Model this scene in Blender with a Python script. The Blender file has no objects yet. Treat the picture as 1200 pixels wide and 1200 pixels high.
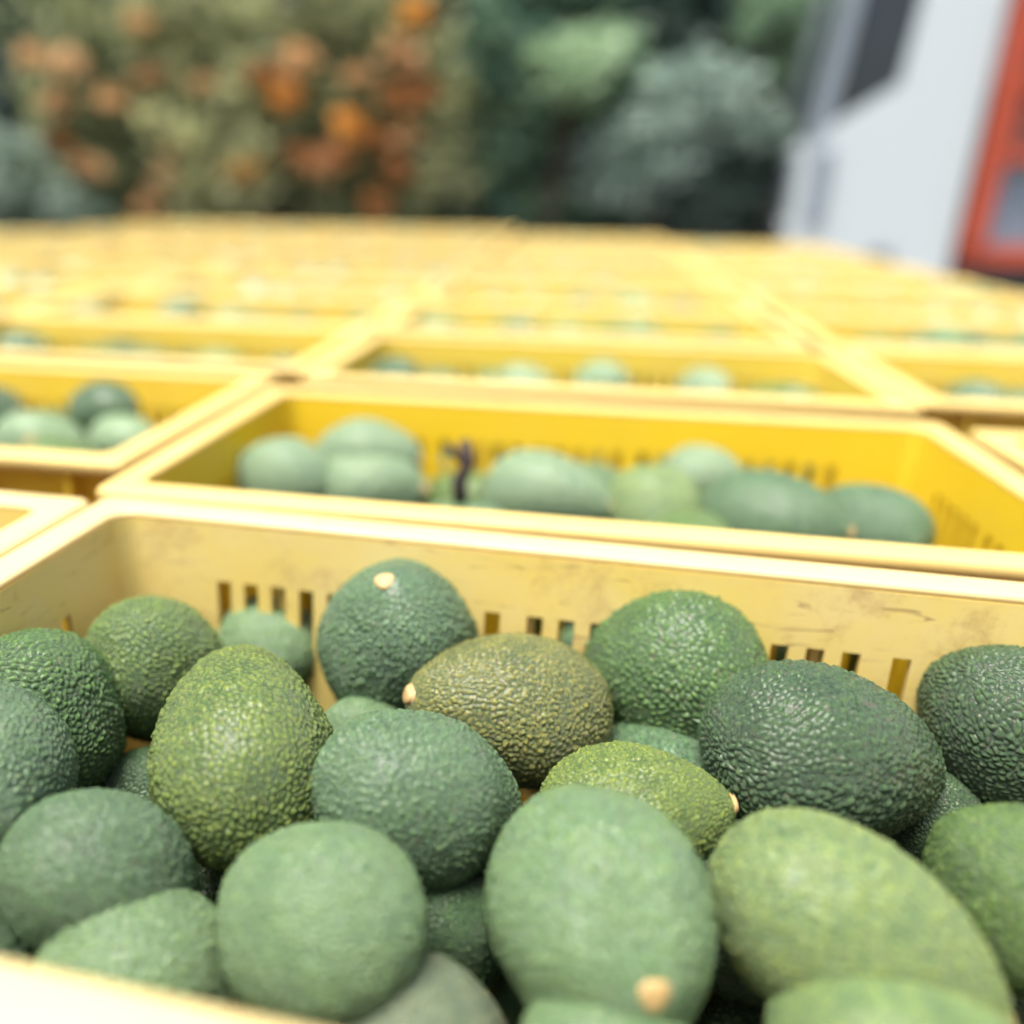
import bpy, math, random
import numpy as np
from mathutils import Vector, Matrix, Quaternion
from mathutils.kdtree import KDTree

scn = bpy.context.scene
COL = scn.collection
rng = np.random.default_rng(7)
random.seed(7)

# ------------------------------------------------------------------ camera
CAM_Z = 0.95                      # metres above the yard
RIM_Z = CAM_Z - 0.1476            # top of the crate rims
F_PX, PX0, PY0 = 979.8, 475.6, 600.0
PITCH, ROLL = 0.35379, 0.01216
fw = Vector((0, math.cos(PITCH), -math.sin(PITCH)))
up0 = Vector((0, math.sin(PITCH), math.cos(PITCH)))
rt0 = Vector((1, 0, 0))
rt = rt0 * math.cos(ROLL) + up0 * math.sin(ROLL)
up = up0 * math.cos(ROLL) - rt0 * math.sin(ROLL)
cam_d = bpy.data.cameras.new('camera')
cam = bpy.data.objects.new('camera', cam_d)
COL.objects.link(cam)
cam.matrix_world = Matrix((
    (rt.x, up.x, -fw.x, 0), (rt.y, up.y, -fw.y, 0), (rt.z, up.z, -fw.z, CAM_Z), (0, 0, 0, 1)))
cam_d.sensor_fit = 'HORIZONTAL'
cam_d.sensor_width = 36.0
cam_d.lens = 36.0 * F_PX / 1200.0
cam_d.shift_x = (600.0 - PX0) / 1200.0
cam_d.clip_start = 0.01
cam_d.clip_end = 2000
cam_d.dof.use_dof = True
cam_d.dof.focus_distance = 0.318
cam_d.dof.aperture_fstop = 2.2
cam_d.dof.aperture_blades = 0
scn.camera = cam

# ------------------------------------------------------------------ light
SUN_EL, SUN_AZ = math.radians(75), math.radians(-125)     # azimuth: from +Y towards +X
world = bpy.data.worlds.new('World')
scn.world = world
world.use_nodes = True
wn = world.node_tree
wn.nodes.clear()
sky = wn.nodes.new('ShaderNodeTexSky')
sky.sky_type = 'NISHITA'
sky.sun_disc = False
sky.sun_elevation = SUN_EL
sky.sun_rotation = SUN_AZ
sky.air_density = 0.7
sky.dust_density = 7.0
sky.ozone_density = 1.0
bg = wn.nodes.new('ShaderNodeBackground')
bg.inputs['Strength'].default_value = 0.07
wo = wn.nodes.new('ShaderNodeOutputWorld')
wn.links.new(sky.outputs[0], bg.inputs['Color'])
wn.links.new(bg.outputs[0], wo.inputs['Surface'])
sun_d = bpy.data.lights.new('sun', 'SUN')
sun_d.energy = 1.5
sun_d.angle = math.radians(31)
sun_d.color = (1.0, 0.97, 0.91)
sun = bpy.data.objects.new('sun', sun_d)
COL.objects.link(sun)
sdir = Vector((math.sin(SUN_AZ) * math.cos(SUN_EL), math.cos(SUN_AZ) * math.cos(SUN_EL), math.sin(SUN_EL)))
sun.rotation_euler = sdir.to_track_quat('Z', 'Y').to_euler()
vs = scn.view_settings
vs.view_transform = 'Standard'
vs.look = 'None'
vs.gamma = 1.0
vs.use_curve_mapping = False
vs.exposure = 2.25

# ------------------------------------------------------------------ helpers
def ray(u, v):
    return fw + rt * ((u - PX0) / F_PX) - up * ((v - PY0) / F_PX)

def on_level(u, v, z):
    """the point of the level plane z met by the sight line through photo point (u, v)"""
    d = ray(u, v)
    return Vector((0, 0, CAM_Z)) + d * ((z - CAM_Z) / d.z)

def at_depth(u, v, y):
    d = ray(u, v)
    return Vector((0, 0, CAM_Z)) + d * (y / d.y)

def tag(o, label=None, cat=None, group=None, kind=None):
    if label: o['label'] = label
    if cat: o['category'] = cat
    if group: o['group'] = group
    if kind: o['kind'] = kind
    return o

def empty(name, loc=(0, 0, 0), rz=0.0):
    o = bpy.data.objects.new(name, None)
    o.empty_display_size = 0.05
    COL.objects.link(o)
    o.location = loc
    o.rotation_euler = (0, 0, rz)
    return o

def link(name, me, parent=None):
    o = bpy.data.objects.new(name, me)
    COL.objects.link(o)
    o.parent = parent
    return o

def copy_tree(o, parent=None):
    c = o.copy()
    COL.objects.link(c)
    c.parent = parent
    for ch in o.children:
        copy_tree(ch, c)
    return c

def mesh(name, verts, faces, mat, smooth=False):
    me = bpy.data.meshes.new(name)
    me.from_pydata([tuple(v) for v in verts], [], faces)
    if mat: me.materials.append(mat)
    if smooth:
        me.polygons.foreach_set('use_smooth', [True] * len(me.polygons))
    me.update()
    return me

class MB:
    """collects boxes, tubes and sheets into one mesh"""
    def __init__(s): s.v = []; s.f = []
    def add(s, v, f):
        n = len(s.v)
        s.v += [tuple(p) for p in v]
        s.f += [tuple(i + n for i in q) for q in f]
        return s
    def box(s, c, d, M=None, bev=0.0):
        x, y, z = [k / 2 for k in d]
        b = min(bev, x * .9, y * .9, z * .9)
        c = Vector(c)
        if b <= 0:
            vv = [Vector((i * x, j * y, k * z)) for k in (-1, 1) for j in (-1, 1) for i in (-1, 1)]
            ff = [(0, 2, 3, 1), (4, 5, 7, 6), (0, 1, 5, 4), (2, 6, 7, 3), (0, 4, 6, 2), (1, 3, 7, 5)]
        else:
            vv = []; idx = {}
            for k in (-1, 1):
                for j in (-1, 1):
                    for i in (-1, 1):
                        for a in range(3):
                            p = [i * (x - b), j * (y - b), k * (z - b)]
                            p[a] = (i * x, j * y, k * z)[a]
                            idx[(i, j, k, a)] = len(vv); vv.append(Vector(p))
            ff = []
            sg = [(-1, -1), (1, -1), (1, 1), (-1, 1)]
            for a in range(3):
                o = [q for q in range(3) if q != a]
                for t in (-1, 1):
                    q = []
                    for (m, n) in sg:
                        key = [0, 0, 0]; key[a] = t; key[o[0]] = m; key[o[1]] = n
                        q.append(idx[(*key, a)])
                    ff.append(tuple(q))
            for a in range(3):
                o = [q for q in range(3) if q != a]
                for m in (-1, 1):
                    for n in (-1, 1):
                        k0 = [0, 0, 0]; k0[o[0]] = m; k0[o[1]] = n
                        k1 = list(k0); k0[a] = -1; k1[a] = 1
                        ff.append((idx[(*k0, o[0])], idx[(*k1, o[0])], idx[(*k1, o[1])], idx[(*k0, o[1])]))
            for k in (-1, 1):
                for j in (-1, 1):
                    for i in (-1, 1):
                        ff.append(tuple(idx[(i, j, k, a)] for a in range(3)))
        vv = [(M @ p if M else p) + c for p in vv]
        return s.add(vv, ff)
    def tube(s, pts, r, n=8, cap=True):
        pts = [Vector(p) for p in pts]
        if not hasattr(r, '__len__'): r = [r] * len(pts)
        rings = []
        for i, p in enumerate(pts):
            t = (pts[min(i + 1, len(pts) - 1)] - pts[max(i - 1, 0)]).normalized()
            a = t.orthogonal().normalized() if i == 0 else (s._a - t * s._a.dot(t)).normalized()
            s._a = a
            b = t.cross(a)
            rings.append([p + (a * math.cos(2 * math.pi * k / n) + b * math.sin(2 * math.pi * k / n)) * r[i] for k in range(n)])
        v = [q for g in rings for q in g]
        f = []
        for i in range(len(pts) - 1):
            for k in range(n):
                k2 = (k + 1) % n
                f.append((i * n + k, i * n + k2, (i + 1) * n + k2, (i + 1) * n + k))
        if cap:
            f.append(tuple(range(n - 1, -1, -1)))
            f.append(tuple((len(pts) - 1) * n + k for k in range(n)))
        return s.add(v, f)
    def prism(s, poly, y0, y1, M=None):
        """extrude an xz polygon along y"""
        n = len(poly)
        v = [Vector((p[0], y0, p[1])) for p in poly] + [Vector((p[0], y1, p[1])) for p in poly]
        f = [tuple(range(n)), tuple(range(2 * n - 1, n - 1, -1))]
        f += [(i, i + n, (i + 1) % n + n, (i + 1) % n) for i in range(n)]
        return s.add(v, f)
    def build(s, name, mat, parent=None, smooth=False):
        me = mesh(name, s.v, s.f, mat, smooth)
        return link(name, me, parent)

# ------------------------------------------------------------------ materials
class NT:
    def __init__(s, name):
        s.m = bpy.data.materials.new(name); s.m.use_nodes = True
        s.t = s.m.node_tree; s.t.nodes.clear()
        s.out = s.n('ShaderNodeOutputMaterial')
        s.p = s.n('ShaderNodeBsdfPrincipled')
        s.l(s.p.outputs[0], s.out.inputs['Surface'])
    def n(s, t, **k):
        o = s.t.nodes.new(t)
        for a, b in k.items(): setattr(o, a, b)
        return o
    def l(s, a, b): s.t.links.new(a, b)
    def val(s, node, **k):
        for a, b in k.items(): node.inputs[a.replace('_', ' ')].default_value = b
        return node
    def coord(s, kind='Object', scale=(1, 1, 1), offset_random=False):
        tc = s.n('ShaderNodeTexCoord')
        mp = s.n('ShaderNodeMapping')
        mp.inputs['Scale'].default_value = scale
        s.l(tc.outputs[kind], mp.inputs['Vector'])
        if offset_random:
            oi = s.n('ShaderNodeObjectInfo')
            mu = s.n('ShaderNodeVectorMath', operation='SCALE')
            mu.inputs[0].default_value = (7.3, 3.1, 5.7)
            s.l(oi.outputs['Random'], mu.inputs['Scale'])
            s.l(mu.outputs[0], mp.inputs['Location'])
        return mp.outputs[0]
    def noise(s, vec, scale, detail=3, rough=.5, dist=0):
        o = s.n('ShaderNodeTexNoise')
        s.val(o, Scale=scale, Detail=detail, Roughness=rough, Distortion=dist)
        s.l(vec, o.inputs['Vector'])
        return o.outputs['Fac']
    def ramp(s, fac, *stops):
        o = s.n('ShaderNodeMapRange', interpolation_type='SMOOTHSTEP')
        o.inputs['From Min'].default_value, o.inputs['From Max'].default_value = stops[0], stops[1]
        o.inputs['To Min'].default_value, o.inputs['To Max'].default_value = (stops[2], stops[3]) if len(stops) > 2 else (0, 1)
        s.l(fac, o.inputs['Value'])
        return o.outputs[0]
    def mix(s, fac, a, b, mode='MIX'):
        o = s.n('ShaderNodeMix', data_type='RGBA', blend_type=mode)
        for sock, x in ((o.inputs[0], fac), (o.inputs[6], a), (o.inputs[7], b)):
            if isinstance(x, (int, float)): sock.default_value = x
            elif isinstance(x, tuple): sock.default_value = (*x, 1)
            else: s.l(x, sock)
        return o.outputs[2]
    def math(s, op, a, b=None):
        o = s.n('ShaderNodeMath', operation=op)
        for sock, x in ((o.inputs[0], a), (o.inputs[1], b)):
            if x is None: continue
            if isinstance(x, (int, float)): sock.default_value = x
            else: s.l(x, sock)
        return o.outputs[0]
    def base(s, c):
        if isinstance(c, tuple): s.p.inputs['Base Color'].default_value = (*c, 1)
        else: s.l(c, s.p.inputs['Base Color'])
    def bump(s, h, strength=.3, dist=.001):
        b = s.n('ShaderNodeBump')
        s.val(b, Strength=strength, Distance=dist)
        s.l(h, b.inputs['Height']); s.l(b.outputs[0], s.p.inputs['Normal'])

def simple(name, c, rough=.5, metal=0, var=.12, scale=6, spec=.5):
    m = NT(name)
    f = m.noise(m.coord(), scale, 4, .6)
    m.base(m.mix(f, tuple(k * (1 - var) for k in c), tuple(min(1, k * (1 + var)) for k in c)))
    m.val(m.p, Roughness=rough, Metallic=metal)
    m.p.inputs['Specular IOR Level'].default_value = spec
    return m.m

def avocado_material():
    m = NT('avocado_skin')
    oi = m.n('ShaderNodeObjectInfo')
    co = m.coord('Object', offset_random=True)
    at = m.n('ShaderNodeAttribute', attribute_name='pebble')
    peb = at.outputs['Fac']
    tint = oi.outputs['Color']
    bloom = oi.outputs['Alpha']
    big = m.noise(co, 26, 3, .55)
    mid = m.noise(co, 75, 3, .6)
    fine = m.noise(co, 420, 2, .6)
    # patches of yellower and darker skin
    yel = m.mix(1.0, tint, (1.85, 1.45, .8), 'MULTIPLY')
    drk = m.mix(1.0, tint, (.62, .74, .85), 'MULTIPLY')
    c = m.mix(m.ramp(big, .36, .66), drk, yel)
    c = m.mix(m.ramp(mid, .5, .8, 0, .45), c, m.mix(1.0, tint, (1.3, 1.35, 1.1), 'MULTIPLY'))
    # darker green grooves and corky tops, deepened by shading contrast put into the colour
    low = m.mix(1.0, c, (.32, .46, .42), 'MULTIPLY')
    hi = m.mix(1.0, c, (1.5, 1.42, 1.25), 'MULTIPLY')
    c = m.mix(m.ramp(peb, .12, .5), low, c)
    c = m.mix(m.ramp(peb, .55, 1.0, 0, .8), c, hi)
    c = m.mix(m.ramp(fine, .62, .8, 0, .35), c, (.26, .30, .12))
    # pale waxy bloom
    bl = m.math('MULTIPLY', m.ramp(m.noise(co, 19, 3, .6), .3, .62), bloom)
    c = m.mix(bl, c, (.205, .315, .195))
    # purple brown ripening and small corky scars
    c = m.mix(m.ramp(m.noise(co, 15, 2, .5), .58, .76, 0, .4), c, (.17, .10, .10))
    c = m.mix(m.ramp(m.noise(co, 48, 2, .5), .70, .76, 0, .8), c, (.24, .13, .06))
    m.base(c)
    m.l(m.ramp(m.noise(co, 60, 2), .3, .7, .27, .44), m.p.inputs['Roughness'])
    m.p.inputs['Specular IOR Level'].default_value = .5
    m.p.inputs['Coat Weight'].default_value = .35
    m.p.inputs['Coat Roughness'].default_value = .28
    vo = m.n('ShaderNodeTexVoronoi', feature='SMOOTH_F1')
    m.val(vo, Scale=430, Smoothness=.6)
    m.l(co, vo.inputs['Vector'])
    h = m.math('ADD', m.math('MULTIPLY', vo.outputs['Distance'], -1.0), m.math('MULTIPLY', fine, .9))
    m.bump(h, .6, .0007)
    return m.m

def crate_material():
    m = NT('yellow_crate_plastic')
    oi = m.n('ShaderNodeObjectInfo')
    co = m.coord('Object', offset_random=True)
    dust = oi.outputs['Alpha']
    c = m.mix(m.noise(co, 9, 4, .6), m.mix(1., oi.outputs['Color'], (.9, .88, .8), 'MULTIPLY'), oi.outputs['Color'])
    cl = m.ramp(m.noise(co, 14, 5, .65), .25, .75)
    dm = m.math('MULTIPLY', dust, m.math('ADD', .55, m.math('MULTIPLY', cl, .45)))
    c = m.mix(dm, c, (.73, .61, .255))
    # rubbed-on dirt and scuffs
    c = m.mix(m.math('MULTIPLY', m.ramp(m.noise(co, 20, 6, .75), .52, .74, 0, .8), dust), c, (.42, .26, .10))
    sv = m.coord('Object', (30, 30, 220), True)
    sc = m.ramp(m.noise(sv, 1.0, 4, .7, 1.2), .60, .72, 0, .65)
    c = m.mix(m.math('MULTIPLY', sc, m.math('ADD', .15, dust)), c, (.25, .15, .07))
    m.base(c)
    m.l(m.ramp(cl, 0, 1, .38, .6), m.p.inputs['Roughness'])
    m.p.inputs['Specular IOR Level'].default_value = .45
    m.bump(m.noise(co, 160, 4, .7), .15, .0006)
    tr = m.n('ShaderNodeBsdfTranslucent')                 # thin plastic lets some orange light through
    m.l(m.mix(1., c, (1., .72, .25), 'MULTIPLY'), tr.inputs['Color'])
    mx = m.n('ShaderNodeMixShader'); mx.inputs[0].default_value = .25
    m.l(m.p.outputs[0], mx.inputs[1]); m.l(tr.outputs[0], mx.inputs[2])
    m.l(mx.outputs[0], m.out.inputs['Surface'])
    return m.m

def leaf_material(name, a, b, rough=.5, trans=.25):
    m = NT(name)
    at = m.n('ShaderNodeAttribute', attribute_name='hue')
    m.base(m.mix(at.outputs['Fac'], a, b))
    m.val(m.p, Roughness=rough)
    tr = m.n('ShaderNodeBsdfTranslucent')
    m.l(m.mix(at.outputs['Fac'], a, b), tr.inputs['Color'])
    mx = m.n('ShaderNodeMixShader')
    mx.inputs[0].default_value = trans
    m.l(m.p.outputs[0], mx.inputs[1]); m.l(tr.outputs[0], mx.inputs[2])
    m.l(mx.outputs[0], m.out.inputs['Surface'])
    return m.m

def ground_material(name, a, b, scale=1.2):
    m = NT(name)
    co = m.coord()
    f = m.ramp(m.noise(co, scale, 6, .65), .3, .7)
    g = m.noise(co, 90, 3, .7)
    m.base(m.mix(m.math('MULTIPLY', g, .4), m.mix(f, a, b), (.05, .045, .04)))
    m.val(m.p, Roughness=.85)
    m.bump(g, .4, .004)
    return m.m

M_AVO = avocado_material()
M_CRATE = crate_material()
M_STEM = simple('avocado_stem_scar', (.36, .25, .10), .6, var=.55, scale=160)
M_TWIG = simple('dry_twig', (.025, .016, .014), .8, var=.3, scale=80)
M_WHITE = simple('white_truck_paint', (.41, .47, .485), .4, var=.03)
M_PILLAR = simple('grey_pillar_paint', (.17, .21, .24), .4)
M_RED = simple('red_stake_paint', (.32, .046, .014), .5, var=.2, scale=4)
M_BOARD = simple('red_brown_boards', (.15, .045, .032), .65, var=.25, scale=7)
M_GLASS = simple('dark_cab_glass', (.02, .026, .028), .08, spec=.6)
M_DARK = simple('dark_grey_plastic', (.055, .07, .085), .5)
M_RUBBER = simple('tyre_rubber', (.025, .025, .025), .85)
M_STEEL = simple('dull_steel', (.35, .36, .37), .45, metal=.7)
M_CARGO = simple('blue_grey_cargo_panel', (.20, .27, .33), .55, var=.15)
M_BARK = simple('shrub_bark', (.09, .065, .045), .9, var=.35, scale=25)
M_YARD = ground_material('yard_concrete', (.20, .19, .175), (.28, .27, .25))
M_DOCK = ground_material('dock_concrete', (.24, .23, .21), (.33, .32, .30), 2.0)

# ------------------------------------------------------------------ ground
def sheet(name, x0, x1, y0, y1, z, mat, kind):
    me = mesh(name, [(x0, y0, z), (x1, y0, z), (x1, y1, z), (x0, y1, z)], [(0, 1, 2, 3)], mat)
    return tag(link(name, me), kind=kind)
sheet('ground', -400, 400, -400, 400, 0.0, M_YARD, 'structure')

CRATE_H = 0.27
YAW0 = -0.20
cy, sy = math.cos(YAW0), math.sin(YAW0)
def frame(a, b):
    """grid coordinates of the crate block (a across, b back) to yard x, y"""
    return Vector((cy * a - sy * b, sy * a + cy * b, 0))

def lift(a, b):
    """the loading dock rises gently towards its back left"""
    t = min(1.0, max(0.0, (b - 1.3) / 2.6))
    s = min(1.0, max(0.0, (1.1 - a) / 1.7))
    return 0.062 * (t * t * (3 - 2 * t)) * s

# dock: top follows the rise, real sides down to the yard
na, nb = 30, 34
A = np.linspace(-3.2, .86, na); B = np.linspace(-.25, 4.3, nb)
dv = []; df = []
for b in B:
    for a in A:
        p = frame(a, b); dv.append((p.x, p.y, RIM_Z - CRATE_H + lift(a, b)))
for j in range(nb - 1):
    for i in range(na - 1):
        df.append((j * na + i, j * na + i + 1, (j + 1) * na + i + 1, (j + 1) * na + i))
ring = [i for i in range(na)] + [j * na + na - 1 for j in range(1, nb)] + \
       [(nb - 1) * na + i for i in range(na - 2, -1, -1)] + [j * na for j in range(nb - 2, 0, -1)]
n0 = len(dv)
dv += [(dv[i][0], dv[i][1], 0.0) for i in ring]
for k in range(len(ring)):
    k2 = (k + 1) % len(ring)
    df.append((ring[k2], ring[k], n0 + k, n0 + k2))
tag(link('loading_dock', mesh('loading_dock', dv, df, M_DOCK)), kind='structure')

# ------------------------------------------------------------------ crate
CW, CD = 0.52, 0.284
def holey(us, vs, hole, fmap, closed, t):
    """a sheet of thickness t with rectangular openings; fmap(u, v, o) gives a point at offset o"""
    nu, nv = len(us), len(vs)
    V = []; F = []
    nc = nu if closed else nu - 1
    for o in (0.0, t):
        for v in vs:
            for u in us: V.append(fmap(u, v, o))
    off = nu * nv
    solid = lambda i, j: 0 <= j < nv - 1 and (closed or 0 <= i < nc) and not hole[i % nc][j]
    for i in range(nc):
        i2 = (i + 1) % nu
        for j in range(nv - 1):
            if hole[i][j]: continue
            a, b, c, d = j * nu + i, j * nu + i2, (j + 1) * nu + i2, (j + 1) * nu + i
            F.append((a, b, c, d)); F.append((d + off, c + off, b + off, a + off))
            if not solid(i, j - 1): F.append((b, a, a + off, b + off))
            if not solid(i, j + 1): F.append((d, c, c + off, d + off))
            if not solid(i - 1, j): F.append((a, d, d + off, a + off))
            if not solid(i + 1, j): F.append((c, b, b + off, c + off))
    return V, F

def round_rect(hx, hy, r, n=5):
    """list of (point, normal) round a rounded rectangle, plus side spans"""
    pts = []
    for cx, cyy, a0 in ((hx - r, -hy + r, -90), (hx - r, hy - r, 0), (-hx + r, hy - r, 90), (-hx + r, -hy + r, 180)):
        for k in range(n + 1):
            a = math.radians(a0 + 90 * k / n)
            pts.append((cx + r * math.cos(a), cyy + r * math.sin(a), math.cos(a), math.sin(a)))
    return pts

IX, IY, CR = CW / 2 - .018, CD / 2 - .018, .011      # inner half sizes at the top
def slot_edges(half):
    """slot openings along a side, centred"""
    s = []; x = -half + .034; k = 0
    while x < half - .05:
        s.append((x, x + .0074)); k += 1
        x += .0146 if k % 5 else .0200
    sh = -(s[0][0] + s[-1][1]) / 2
    return [(a + sh, b + sh) for a, b in s]

# perimeter samples: (x, y, nx, ny, is_slot_to_next)
per = []
def side(fx, n, slots, half_straight):
    xs = [(-half_straight, False)]
    for a, b in slots: xs += [(a, True), (b, False)]
    xs.append((half_straight, False))
    for x, h in xs: per.append((*fx(x), *n, h))
def corner(cx, cyy, a0):
    for k in range(1, 6):
        a = math.radians(a0 + 90 * k / 6)
        per.append((cx + CR * math.cos(a), cyy + CR * math.sin(a), math.cos(a), math.sin(a), False))
sx_, sy_ = slot_edges(IX - CR), slot_edges(IY - CR)
side(lambda x: (x, -IY), (0, -1), sx_, IX - CR); corner(IX - CR, -IY + CR, -90)
side(lambda x: (IX, x), (1, 0), sy_, IY - CR); corner(IX - CR, IY - CR, 0)
side(lambda x: (-x, IY), (0, 1), sx_, IX - CR); corner(-IX + CR, IY - CR, 90)
side(lambda x: (-IX, -x), (-1, 0), sy_, IY - CR); corner(-IX + CR, -IY + CR, 180)
zs = [0.0, .022, .062, .073, .116, .127, .170, .189, .2365, .250, CRATE_H - .004]
slot_rows = {1, 3, 5, 7}
hole = [[p[4] and j in slot_rows for j in range(len(zs) - 1)] for p in per]
DRAFT = .016
def wall_map(i, z, o):
    x, y, nx, ny, _ = per[i]
    k = o - DRAFT * (1 - z / CRATE_H)
    return (x + nx * k, y + ny * k, z)
V, F = holey(list(range(len(per))), zs, hole, wall_map, True, .0032)
wm = MB().add(V, F)
# ribs on the outside under the flange, and two hoops
for i in range(8):
    x = -IX + CR + .01 + i * (2 * IX - 2 * CR - .02) / 7
    for s in (-1, 1):
        wm.box((x, s * (IY + .0088), CRATE_H - .045), (.0035, .0115, .08))
for i in range(4):
    y = -IY + CR + .01 + i * (2 * IY - 2 * CR - .02) / 3
    for s in (-1, 1):
        wm.box((s * (IX + .0088), y, CRATE_H - .045), (.0115, .0035, .08))
ME_WALL = mesh('wall', wm.v, wm.f, M_CRATE)
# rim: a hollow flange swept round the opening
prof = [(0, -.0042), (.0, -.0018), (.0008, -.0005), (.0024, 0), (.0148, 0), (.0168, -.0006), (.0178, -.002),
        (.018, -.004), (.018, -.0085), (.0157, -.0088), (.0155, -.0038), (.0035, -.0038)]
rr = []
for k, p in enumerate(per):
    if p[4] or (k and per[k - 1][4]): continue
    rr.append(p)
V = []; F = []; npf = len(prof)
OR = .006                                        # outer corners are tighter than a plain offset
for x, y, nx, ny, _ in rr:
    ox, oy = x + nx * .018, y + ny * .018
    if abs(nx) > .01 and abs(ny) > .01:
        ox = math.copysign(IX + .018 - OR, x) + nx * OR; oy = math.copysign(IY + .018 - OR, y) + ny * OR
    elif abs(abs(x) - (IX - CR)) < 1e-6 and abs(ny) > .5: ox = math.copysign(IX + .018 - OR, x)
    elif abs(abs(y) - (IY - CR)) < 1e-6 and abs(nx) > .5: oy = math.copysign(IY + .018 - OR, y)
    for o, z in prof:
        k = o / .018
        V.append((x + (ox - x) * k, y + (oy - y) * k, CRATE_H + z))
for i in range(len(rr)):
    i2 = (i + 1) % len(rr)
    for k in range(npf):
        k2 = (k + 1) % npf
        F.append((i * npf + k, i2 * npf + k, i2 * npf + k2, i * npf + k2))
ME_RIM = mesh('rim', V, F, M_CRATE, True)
# base: a lattice floor
gx = []; x = -IX + DRAFT + .002
us = [x]
while x < IX - DRAFT - .03:
    us += [x + .012, x + .027]; x += .027
us.append(IX - DRAFT - .002)
vv_ = [-IY + DRAFT + .002]; y = vv_[0]
while y < IY - DRAFT - .03:
    vv_ += [y + .012, y + .027]; y += .027
vv_.append(IY - DRAFT - .002)
hole = [[i % 2 == 1 and j % 2 == 1 for j in range(len(vv_) - 1)] for i in range(len(us) - 1)]
V, F = holey(us, vv_, hole, lambda u, v, o: (u, v, .004 + o), False, .004)
ME_BASE = mesh('base', V, F, M_CRATE)

YELLOW = (.85, .64, .016)
def make_crate():
    r = empty('crate')
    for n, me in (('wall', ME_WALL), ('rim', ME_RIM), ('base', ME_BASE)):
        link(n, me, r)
    return r

ORD = ['first', 'second', 'third', 'fourth', 'fifth', 'sixth', 'seventh', 'eighth', 'ninth', 'tenth', 'eleventh', 'twelfth', 'thirteenth', 'fourteenth', 'fifteenth', 'sixteenth', 'seventeenth', 'eighteenth', 'nineteenth', 'twentieth'] + ['further'] * 30
COLN = {0: 'middle column', 1: 'right column', -1: 'left column',
        -2: 'second left column', -3: 'third left column', -4: 'fourth left column'}
SPECIAL = {
    (0, 0): 'dusty faded yellow crate in front holding the sharply focused avocados',
    (0, 1): 'bright yellow crate directly behind the front one, with a dark twig among long pale avocados',
    (-1, 0): 'dusty pale yellow crate of which only the far right corner shows at the left edge',
    (-1, 1): 'yellow crate on the left with one big dark avocado on paler ones',
    (0, 2): 'yellow crate, third back in the middle column, showing a line of five avocado tops',
    (1, 2): 'yellow crate at the right edge with teal avocados beside the middle column',
}
def corner_from(p, yaw, dx, dy):
    return Vector((p.x - math.cos(yaw) * dx + math.sin(yaw) * dy, p.y - math.sin(yaw) * dx - math.cos(yaw) * dy, 0))
proto = None
crates = {}
# pose of the outer near left rim corner in the yard, fitted row by row
def add_crate(c, r, corner_xy, yaw, z, color, dust):
    global proto
    if proto is None:
        proto = make_crate(); o = proto
    else:
        o = copy_tree(proto)
    cc, ss = math.cos(yaw), math.sin(yaw)
    hx, hy = CW / 2, CD / 2
    o.location = (corner_xy[0] + cc * hx - ss * hy, corner_xy[1] + ss * hx + cc * hy, z - CRATE_H)
    o.rotation_euler = (0, 0, yaw)
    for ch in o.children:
        # the flange is rubbed pale, with bright skylight painted into its colour too
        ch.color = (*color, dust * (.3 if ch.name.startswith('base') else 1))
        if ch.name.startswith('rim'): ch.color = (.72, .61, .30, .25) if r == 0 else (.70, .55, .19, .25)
    lab = SPECIAL.get((c, r)) or f'yellow avocado crate, {ORD[r]} from the front in the {COLN[c]}'
    tag(o, lab, 'crate', 'yellow crates of avocados set out in rows')
    crates[(c, r)] = o
    return o

PITCH_A, PITCH_B = .528, .3085
ROWS = {0: 11, 1: 11, -1: 11, -2: 11, -3: 11, -4: 9}
A0, B0 = -.253, .438       # near left corner of the second crate of the middle column, in grid coordinates
for c, nr in ROWS.items():
    for r in range(nr):
        jit = lambda s: random.uniform(-s, s)
        col = tuple(k * random.uniform(.94, 1.04) for k in YELLOW)
        a = A0 + PITCH_A * c + jit(.006)
        b = B0 + PITCH_B * (r - 1) + jit(.006)
        yaw = YAW0 + jit(.012); dz = 0.0; dust = random.uniform(.1, .25) + .09 * min(r, 6)  # far rows paler: dust, plus glare painted into the same mix
        p = frame(a, b)
        if (c, r) == (0, 0): p, yaw, dust = Vector((-.2223, .1439, 0)), -.2226, .95
        elif (c, r) == (0, 1): p, yaw, dust = Vector((-.1710, .4305, 0)), -.2000, .04
        elif (c, r) == (0, 2): p, yaw, dust = Vector((-.098, .752, 0)), -.19, .3
        elif (c, r) == (-1, 0): yaw, dust = -.205, .9; p = corner_from(on_level(109, 583, RIM_Z), yaw, CW, CD)
        elif (c, r) == (-1, 1): yaw, dust = -.19, .2; p = corner_from(on_level(140, 543, RIM_Z), yaw, CW, 0)
        elif c == 1 and r < 2: p = frame(a, b - .06)
        elif c == 1: p = frame(a + .010, b + .005)
        q = frame(0, 0)
        ca, cb = a + CW / 2, b + CD / 2
        add_crate(c, r, p, yaw, RIM_Z + lift(ca, cb), col, dust)

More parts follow.
